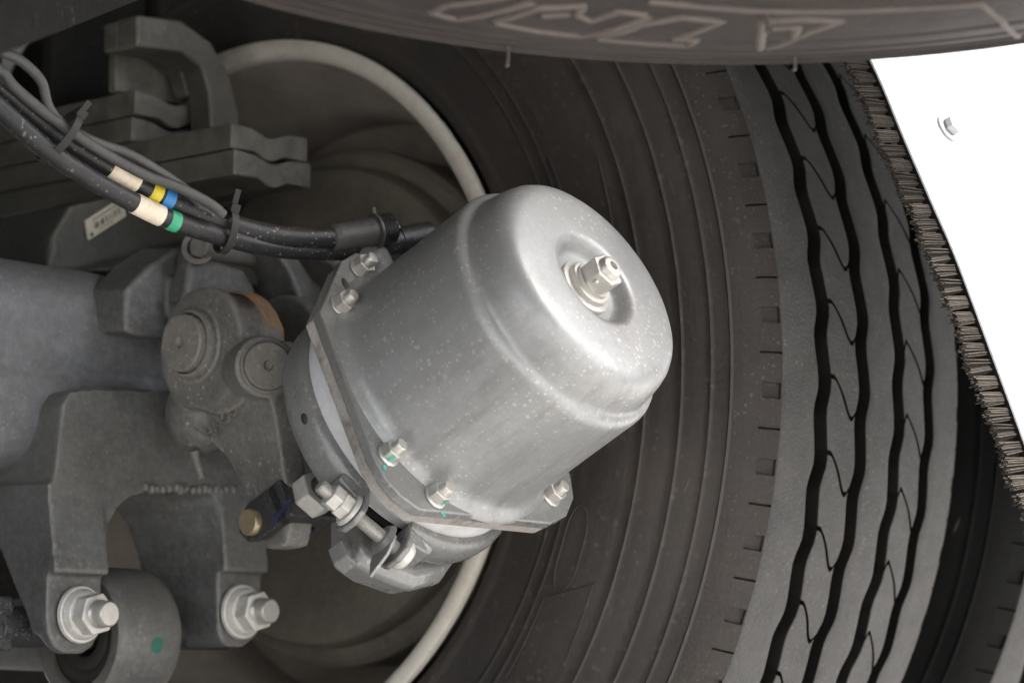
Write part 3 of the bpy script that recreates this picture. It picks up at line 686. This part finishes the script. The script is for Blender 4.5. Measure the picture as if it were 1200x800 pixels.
ear_plate(-.0185, .0045, 1).build('clamp_ear', 'band', ch, remesh=.0011, smooth=4)
ear_plate(.0225, .0045, -1).build('clamp_ear', 'band', ch, remesh=.0011, smooth=4)
BR, BS = .1140, -.1590
cbolt = MB()
fr_b = frame(clamp_pt(-.048, BR, BS), clamp_pt(1, BR, BS)-clamp_pt(0, BR, BS))
pr = [(0,0),(.0040,0),(.0050,.0012)]
z = .0014
while z < .080: pr += [(.0052,z),(.0047,z+.0006)]; z += .0012
pr += [(.005,.080),(0,.080)]
cbo = cbolt.lathe(pr, fr_b, 22).build('clamp_bolt', 'zinc', ch, angle=30)
m_ = MB().cyl(clamp_pt(-.0385,BR,BS), clamp_pt(-.0300,BR,BS), .0092, None, 6, rot=.2).cyl(clamp_pt(-.0302,BR,BS), clamp_pt(-.0222,BR,BS), .0098, None, 6, rot=.5)
m_.cyl(clamp_pt(-.0224,BR,BS), clamp_pt(-.0192,BR,BS), .0112, .0128, 28)
m_.build('clamp_nut', 'zincpale', cbo, bevel=.0009)
m_ = MB().cyl(clamp_pt(.0085,BR,BS), clamp_pt(.0125,BR,BS), .0090, .0125, 26)
wing = [(BR-.011,BS+.004),(BR+.004,BS+.0115),(BR+.020,BS+.008),(BR+.034,BS-.006),(BR+.018,BS-.010),(BR-.004,BS-.010)]
m_.loft([[clamp_pt(.0120,r_,s_) for r_, s_ in wing], [clamp_pt(.0146,r_,s_) for r_, s_ in wing]])
m_.build('wing_washer', 'band', cbo, bevel=.0008)
m_ = MB().lathe([(0,.0272),(.0105,.0272),(.0110,.0300),(.0085,.0335),(0,.0350)], frame(clamp_pt(0,BR,BS), clamp_pt(1,BR,BS)-clamp_pt(0,BR,BS)), 24)
m_.build('bolt_head', 'zincpale', cbo, angle=50)
# drain slot in the band
sl = Vector((-.1003,-.0040,-.1590))
MB().sphere(sl, .0048, n=14, m=8, sq=(.28,1.0,.62)).build('drain_hole', 'rubber_bush', ch)
# inlet port boss
pf = Matrix(((1,0,0,-.0200),(0,0,1,.1055),(0,-1,0,-.1215),(0,0,0,1)))
MB().lathe([(.0185,-.02),(.0175,.0130),(.0168,.0178),(.0150,.0190),(.0,.0190)], pf, 40).build('inlet_boss', 'band', ch, angle=40)
MB().lathe([(.0165,.0185),(.0172,.0196),(.0170,.0216),(.0140,.0224),(.0,.0224)], pf, 40).build('seal_ring', 'seal', ch, angle=40)
# mounting bracket under the chamber
mbp = [(-.050,-.055),(-.0605,-.0820),(-.0640,-.0960),(-.0480,-.1060),(-.0150,-.1150),(.0180,-.1075),(.0400,-.0910),(.0445,-.0790),(.040,-.05)]
m_ = MB()
m_.loft([[Vector((x, y*.93, -.1800)) for x, y in mbp], [Vector((x, y, -.1900)) for x, y in mbp], [Vector((x*.97, y*.92, -.212)) for x, y in mbp]])
m_.build('mounting_bracket', 'band', ch, bevel=.004, seg=3, angle=25)
MB().prism([(-.0690,-.078),(-.0610,-.0760),(-.0580,-.0930),(-.0620,-.0975),(-.0690,-.0900)], XY, -.204, -.190).build('mounting_nut', 'band', ch, bevel=.001)

# push rod with clevis
pv = lambda s_, x=0., y=0.: O+A*s_+E1*x+E2*y
cl = thing('push_rod_clevis', 'black speckled clevis with brass coloured pin and pale lock nut below lever', 'clevis', tuple(pv(-.31)))
m_ = MB()
for sx, th in ((-.0240,.0085), (.0165,.0085)):
    pl = [(-.264,-.0150),(-.264,.0150),(-.296,.0150),(-.308,.0105),(-.313,.0),(-.308,-.0105),(-.296,-.0150)]
    m_.loft([[pv(s_, sx, y) for s_, y in pl], [pv(s_, sx+th, y) for s_, y in pl]])
m_.loft([[pv(-.260, x, y) for x, y in ((-.0240,-.0150),(.025,-.0150),(.025,.0150),(-.0240,.0150))], [pv(-.275, x, y) for x, y in ((-.0240,-.0150),(.025,-.0150),(.025,.0150),(-.0240,.0150))]])
fork = m_.build('fork', 'black', cl, bevel=.0022, seg=3)
m_ = MB().lathe([(.0,-.0290),(.0088,-.0290),(.0100,-.0275),(.0100,-.0235),(.0075,-.0235),(.0075,.03),(0,.03)], Matrix.Translation(pv(-.296)) @ FX, 36)
m_.build('pin', 'gold', cl, angle=40)
MB().cyl(pv(-.2605), pv(-.2460), .0170, None, 6, rot=.3).build('lock_nut', 'zincpale', cl, bevel=.0014, seg=3)
MB().cyl(pv(-.27), pv(-.20), .0098, None, 28).build('push_rod', 'black', cl)
m_ = MB().loft([[pv(-.278,-.0246,-.0125), pv(-.256,-.0246,-.0065), pv(-.256,-.0246,-.0035), pv(-.278,-.0246,-.0090)], [pv(-.278,-.0242,-.0125), pv(-.256,-.0242,-.0065), pv(-.256,-.0242,-.0035), pv(-.278,-.0242,-.0090)]])
m_.build('paint_mark', 'blue_mark', fork)

# ------------------------------------------------------------------ leaf spring and its guide
ls = thing('leaf_spring', 'dark stacked leaf spring with grooved leaf ends above the axle', 'leaf spring', (-.085,.2,.157))
def leaf(z, y0, t_=.0205, X0=-.1255, X1=-.0425):
    c = (X0+X1)/2; w_ = (X1-X0)/2
    sec = [(X0,z+t_),(c-w_*.45,z+t_-.0015),(c-w_*.10,z+t_-.0062),(c+w_*.10,z+t_-.0062),(c+w_*.45,z+t_-.0012),(X1,z+t_),(X1,z),(c+w_*.4,z+.0003),(c+w_*.10,z-.0048),(c-w_*.10,z-.0048),(c-w_*.4,z+.0003),(X0,z)]
    lp = []
    for k in range(9):
        y = y0+(1.1-y0)*k/8; lp.append([Vector((x, y, q-.02*max(0, y-.2)**2)) for x, q in sec])
    return MB().loft(lp).build('leaf', 'spring', ls, bevel=.0016, angle=50)
for z, y0 in ((.157,-.120),(.1785,-.116),(.2000,.004),(.2215,.000)): leaf(z, y0)
m_ = MB().box((-.1285,.215,.198),(.006,.045,.105)).cyl((-.1285,.215,.160),(-.138,.215,.160),.008,None,6).cyl((-.1285,.215,.235),(-.138,.215,.235),.008,None,6)
m_.build('spring_clip', 'spring', ls, bevel=.001)
hk = thing('spring_guide', 'dark hooked spring guide bracket rising over the leaf spring', 'bracket', (-.02,.1,.24))
hp = [(-.1500,.2948),(-.1033,.2985),(-.0705,.2862),(-.0505,.2624),(-.0380,.2300),(-.0380,.2005),(-.0700,.2005),(-.0704,.2216),(-.0726,.2426),(-.0805,.2627),(-.1028,.2717),(-.1500,.2688)]
MB().prism(hp, XZ, -.030, -.004).build('hook', 'spring', hk, bevel=.003, seg=3)
MB().prism([(-.1495,.2940),(-.1033,.2977),(-.0710,.2855),(-.0560,.266),(-.0560,.2440),(-.0730,.2440),(-.0810,.2630),(-.1028,.2722),(-.1495,.2696)], XZ, -.005, .014).build('hook_web', 'spring', hk, bevel=.003, seg=3)
MB().prism([(-.130,.2428),(-.052,.2428),(-.052,.285),(-.130,.285)], XZ, .020, .030).build('inner_wall', 'spring', hk, bevel=.002)
MB().prism([(-.1240,.2440),(-.022,.2440),(-.022,.48),(-.1240,.48)], XZ, .110, .125).build('back_plate', 'dark', hk, bevel=.003)
MB().prism([(.215,.12),(1.3,.12),(1.3,.56),(.215,.56)], YZ, -.105, -.095).build('side_plate', 'dark', hk, bevel=.003)

# dark strut across the top left corner
st = MB().loft([[Vector((-.660,-.505,.094)), Vector((-.330,-.280,.2375)), Vector((-.330,-.280,.2475)), Vector((-.660,-.505,.104))],
                [Vector((-.795,-.585,.118)), Vector((-.465,-.367,.278)), Vector((-.465,-.367,.288)), Vector((-.795,-.585,.128))]])
st = st.build('chassis_plate', 'dark', None, bevel=.003)
tag(st, 'dark speckled chassis plate cutting across the top left corner', 'chassis plate')

# ------------------------------------------------------------------ hoses, cables, ties
HOSE_A=[(-0.5163,-0.2813,0.1624),(-0.4785,-0.2851,0.1442),(-0.4331,-0.2901,0.1185),(-0.3876,-0.2965,0.0996),(-0.3448,-0.3034,0.0843),(-0.3019,-0.3115,0.0742),(-0.2620,-0.3201,0.0698),(-0.2157,-0.3316,0.0736),(-0.1893,-0.3390,0.0808)]
HOSE_B=[(-0.5261,-0.2949,0.1503),(-0.4863,-0.2959,0.1275),(-0.4526,-0.2973,0.1079),(-0.4189,-0.2996,0.0932),(-0.3850,-0.3026,0.0814),(-0.3508,-0.3062,0.0716),(-0.3166,-0.3107,0.0660),(-0.2683,-0.3150,0.0620),(-0.2128,-0.3240,0.0650),(-0.1700,-0.3300,0.0745),(-0.1286,-0.3380,0.0860)]
HOSE_C=[(-0.5125,-0.2762,0.1583),(-0.4748,-0.2790,0.1387),(-0.4363,-0.2834,0.1158),(-0.4043,-0.2883,0.1026),(-0.3720,-0.2927,0.0909),(-0.3262,-0.2981,0.0737),(-0.2802,-0.3039,0.0641)]
CAB_1=[(-0.5144,-0.2962,0.1687),(-0.4897,-0.2990,0.1642),(-0.4739,-0.3007,0.1600),(-0.4587,-0.3019,0.1495),(-0.4517,-0.3014,0.1338),(-0.4395,-0.3023,0.1232),(-0.4168,-0.3051,0.1155),(-0.3910,-0.3090,0.1107),(-0.3678,-0.3122,0.1021),(-0.3496,-0.3147,0.0939),(-0.3338,-0.3168,0.0841)]
CAB_2=[(-0.5132,-0.2948,0.1608),(-0.4886,-0.2980,0.1523),(-0.4788,-0.2988,0.1438),(-0.4628,-0.3006,0.1338),(-0.4437,-0.3031,0.1236),(-0.4117,-0.3078,0.1091),(-0.3796,-0.3131,0.0975),(-0.3539,-0.3180,0.0918),(-0.3310,-0.3222,0.0839),(-0.3195,-0.3241,0.0770)]
def near_path(pts, x0, x1, sub=8):
    P = spline(pts, sub); return [p for p in P if x0 <= p.x <= x1]
def hose(nm, label, pts, r_, m_='hose', cat='hose'):
    o = thing(nm, label, cat, pts[4]); MB().tube(pts, r_, n=20, sub=8).build('hose_wall' if cat == 'hose' else 'cable_sheath', m_, o, angle=60); return o
def wrap(o, pts, x0, x1, r_, m_, nm):
    P = spline(pts, 40); Q = [p for p in P if x0 <= p.x <= x1]; Q = [Q[0], Q[len(Q)//3], Q[2*len(Q)//3], Q[-1]]
    MB().tube([tuple(q) for q in Q], r_, n=24, sub=3).build(nm, m_, o, angle=40)
ha = hose('air_hose', 'thick black air hose with white, yellow and blue tape bands', HOSE_A, .0075)
wrap(ha, HOSE_A, -.3955, -.3735, .0079, 'tape_w', 'tape_band'); wrap(ha, HOSE_A, -.3660, -.3575, .0078, 'tape_y', 'tape_band'); wrap(ha, HOSE_A, -.3560, -.3470, .0078, 'tape_b', 'tape_band')
hb = hose('air_hose', 'black air hose with white and green tape bands, lowest of the bundle', HOSE_B, .0068)
wrap(hb, HOSE_B, -.3800, -.3580, .0072, 'tape_w', 'tape_band'); wrap(hb, HOSE_B, -.3540, -.3455, .0071, 'tape_g', 'tape_band')
hc = hose('air_hose', 'plain black hose behind the two taped hoses', HOSE_C, .0062)
hose('sensor_cable', 'thin grey cable looping loosely above the hose bundle', CAB_1, .0034, 'cable', 'cable')
hose('sensor_cable', 'thin grey cable lying straight along the hose bundle', CAB_2, .0036, 'cable', 'cable')
for o in (ha, hb, hc): o['group'] = 'air hoses in the bundle'
# hose end fitting of the thick hose
fa, fb = Vector((-.2210,-.3300,.0725)), Vector((-.1850,-.3400,.0815)); fd = (fb-fa).normalized()
ff = frame(fa, fd)
MB().lathe([(.0076,-.003),(.0092,-.002),(.0096,.0),(.0100,.0018),(.0096,.004),(.0098,.010),(.0098,.026),(.0104,.028),(.0104,.033),(.0,.033)], ff, 32).build('ferrule', 'cable', ha, angle=40)
MB().lathe([(.0,.0330),(.0125,.0330),(.0125,.0350),(.0,.0350)], ff, 32).cyl(fa+fd*.0335+Vector((0,0,.010)), fa+fd*.0345+Vector((-.003,0,.0165)), .0016, None, 10).build('retaining_clip', 'cable', ha, angle=40)
pr = [(0,.035)]
for k in range(5): pr += [(.0108,.0358+k*.0024),(.0112,.0370+k*.0024),(.0104,.0376+k*.0024)]
pr += [(.0095,.0485),(.0,.0488)]
MB().lathe(pr, ff, 32).build('ribbed_plug', 'hose', ha, angle=40)
MB().sphere(fa+fd*.0500, .0040, n=14, m=10).build('plug_tip', 'housing', ha)
MB().cyl(fa+fd*.020, Vector((-.1833,-.3170,.0715)), .0080, .0090, 28).build('elbow', 'cable', ha, bevel=.001)
f2 = frame(Vector((-.1760,-.3295,.0735)), Vector((.0414,-.0080,.0116)))
MB().lathe([(.0,-.004),(.0092,-.003),(.0096,.004),(.0096,.016),(.0103,.0165),(.0103,.0195),(.0092,.020),(.0092,.045),(.0,.045)], f2, 30).build('connector', 'hose', hb, angle=40)
def cable_tie(label, c, ax, ru, rv, tail):
    o = thing('cable_tie', label, 'cable tie', tuple(c), group='cable ties on the hose bundle')
    ax = Vector(ax).normalized(); u_ = Vector((.2,-.35,.91)); u_ = (u_-ax*u_.dot(ax)).normalized(); v_ = ax.cross(u_)
    if v_.dot(FW) > 0: v_ = -v_
    n = 36; m_ = MB(); c = Vector(c); loop = []
    for r_ in (0, .0013):
        for wdt in (-.0027, .0027):
            loop.append([c+ax*wdt+u_*math.cos(2*math.pi*k/n)*(ru+r_)+v_*math.sin(2*math.pi*k/n)*(rv+r_) for k in range(n)])
    vs_ = [p for lp in loop for p in lp]; fs = []
    for k in range(n):
        j = (k+1) % n; fs += [(k, j, n+j, n+k), (2*n+k, 3*n+k, 3*n+j, 2*n+j), (k, 2*n+k, 2*n+j, j), (n+k, n+j, 3*n+j, 3*n+k)]
    m_.add(vs_, fs).build('strap', 'tie', o, angle=50)
    h = c+u_*(ru+.0015)+v_*.003; rt = Matrix((ax, v_, u_)).transposed()
    MB().box(h, (.0075,.0065,.0058), rt).build('tie_head', 'tie', o, bevel=.0009)
    e = h+u_*tail-ax*.001
    MB().box((h+e)/2+v_*.0005, (.0046,.0014,(e-h).length), rt).build('tie_tail', 'tie', o, bevel=.0004)
cable_tie('black cable tie with upright tail at the upper left end of the bundle', (-.4390,-.2975,.1160), (.040,-.004,-.024), .0190, .0125, .0095)
cable_tie('black cable tie with tall tail nearest the brake chamber', (-.3060,-.3115,.0695), (.040,-.008,-.004), .0150, .0110, .0130)

# ------------------------------------------------------------------ mudguard with brush strip
mg = thing('mudguard', 'white mudguard panel with a brown brush edge at right', 'mudguard', (.4,-.65,0))
MP = [(-.7526,-.1746),(-.7346,-.1261),(-.7163,-.0772),(-.6912,-.0122),(-.6642,.0564),(-.6455,.0969),(-.6250,.142),(-.596,.206),(-.55,.285),(-.48,.38),(-.38,.47),(-.25,.54),(-.1,.585),(.05,.595),(.25,.56),(.42,.47),(.54,.33),(.61,.15)]
MS = [Vector((0, y, z)) for y, z in MP]; MS = spline(MS, 6)
def mg_n(i):
    t_ = (MS[min(i+1, len(MS)-1)]-MS[max(i-1, 0)]).normalized(); return Vector((0, -t_.z, t_.y)), t_
lp = []
for i, q in enumerate(MS):
    n_, t_ = mg_n(i)
    lp.append([q+Vector((.050,0,0))+n_*.0, q+Vector((.050,0,0))+n_*.0016, q+Vector((.92,0,0))+n_*.0016, q+Vector((.92,0,0))])
MB().loft(lp).build('panel', 'white', mg, angle=50)
def mg_at(z):
    i = min(range(len(MS)), key=lambda k: abs(MS[k].z-z) if MS[k].y < 0 else 9); return MS[i], *mg_n(i)
for x, z in ((.1165,.1600),(.1005,-.0210),(.30,.06)):
    q, n_, t_ = mg_at(z); p = Vector((x, q.y, q.z))+n_*.0025
    fr = frame(p, n_)
    w_ = MB().lathe([(0,0),(.0112,.0),(.0112,.0012),(.0095,.0020),(0,.002)], fr, 36).build('bolt_washer', 'steel', mg, angle=40)
    MB().cyl(p+n_*.0018, p+n_*.0078, .0080, .0076, 6, rot=.4).build('bolt_head', 'steel', w_, bevel=.0008)
# brush strip: holder and tufts
lp = []
for i, q in enumerate(MS[:56]):
    n_, t_ = mg_n(i)
    lp.append([q+Vector((.0560,0,0))-n_*.0005, q+Vector((.0492,0,0))-n_*.0005, q+Vector((.0492,0,0))-n_*.0055, q+Vector((.0560,0,0))-n_*.0055])
MB().loft(lp).build('brush_holder', 'groove', mg, angle=50)
tufts = []
for k in range(4):
    rg = random.Random(50+k); m_ = MB()
    for j in range(44):
        y = rg.uniform(-.0050,.0050); z = rg.uniform(-.0022,.0022); L = rg.uniform(.022,.028)*(1-.9*abs(y)**1.0*12)
        e = Vector((-L, y*1.08+rg.uniform(-.0006,.0006)-.003, z*1.3+rg.uniform(-.0008,.0008)-.002)); s0 = Vector((.002, y*.8, z*.8))
        q = .0006
        m_.add([s0+Vector((0,q,0)), s0+Vector((0,-q*.5,q)), s0+Vector((0,-q*.5,-q)), e+Vector((0,q,0)), e+Vector((0,-q*.5,q)), e+Vector((0,-q*.5,-q))], [(0,1,4,3),(1,2,5,4),(2,0,3,5),(3,4,5)])
    me = m_.mesh('brush_tuft'); me.materials.append(M['brush2' if k % 2 else 'brush']); tufts.append(me)
acc = 0.; i = 0; k = 0; step = .0122
P = MS[:56]; pos = step*.5; dist = 0.
for a_, b_ in zip(P, P[1:]):
    L = (b_-a_).length
    while pos <= dist+L:
        q = a_+(b_-a_)*((pos-dist)/L); t_ = (b_-a_).normalized(); n_ = Vector((0,-t_.z,t_.y))
        o = bpy.data.objects.new('brush_tuft', tufts[random.randrange(4)]); COL.objects.link(o)
        o.parent = mg
        mxx = Matrix(((1,0,0,.049),(0,t_.y,n_.y,q.y-n_.y*.0035),(0,t_.z,n_.z,q.z-n_.z*.0035),(0,0,0,1))) @ Matrix.Rotation(random.uniform(-.10,.10),4,'X') @ Matrix.Rotation(random.uniform(-.04,.04),4,'Z') @ Matrix.Diagonal((random.uniform(.85,1.12),1,1,1))
        o.matrix_local = mxx; o.matrix_parent_inverse = wmat(mg).inverted()
        pos += step
    dist += L
for o in bpy.data.objects:
    if '_local' in o: del o['_local']
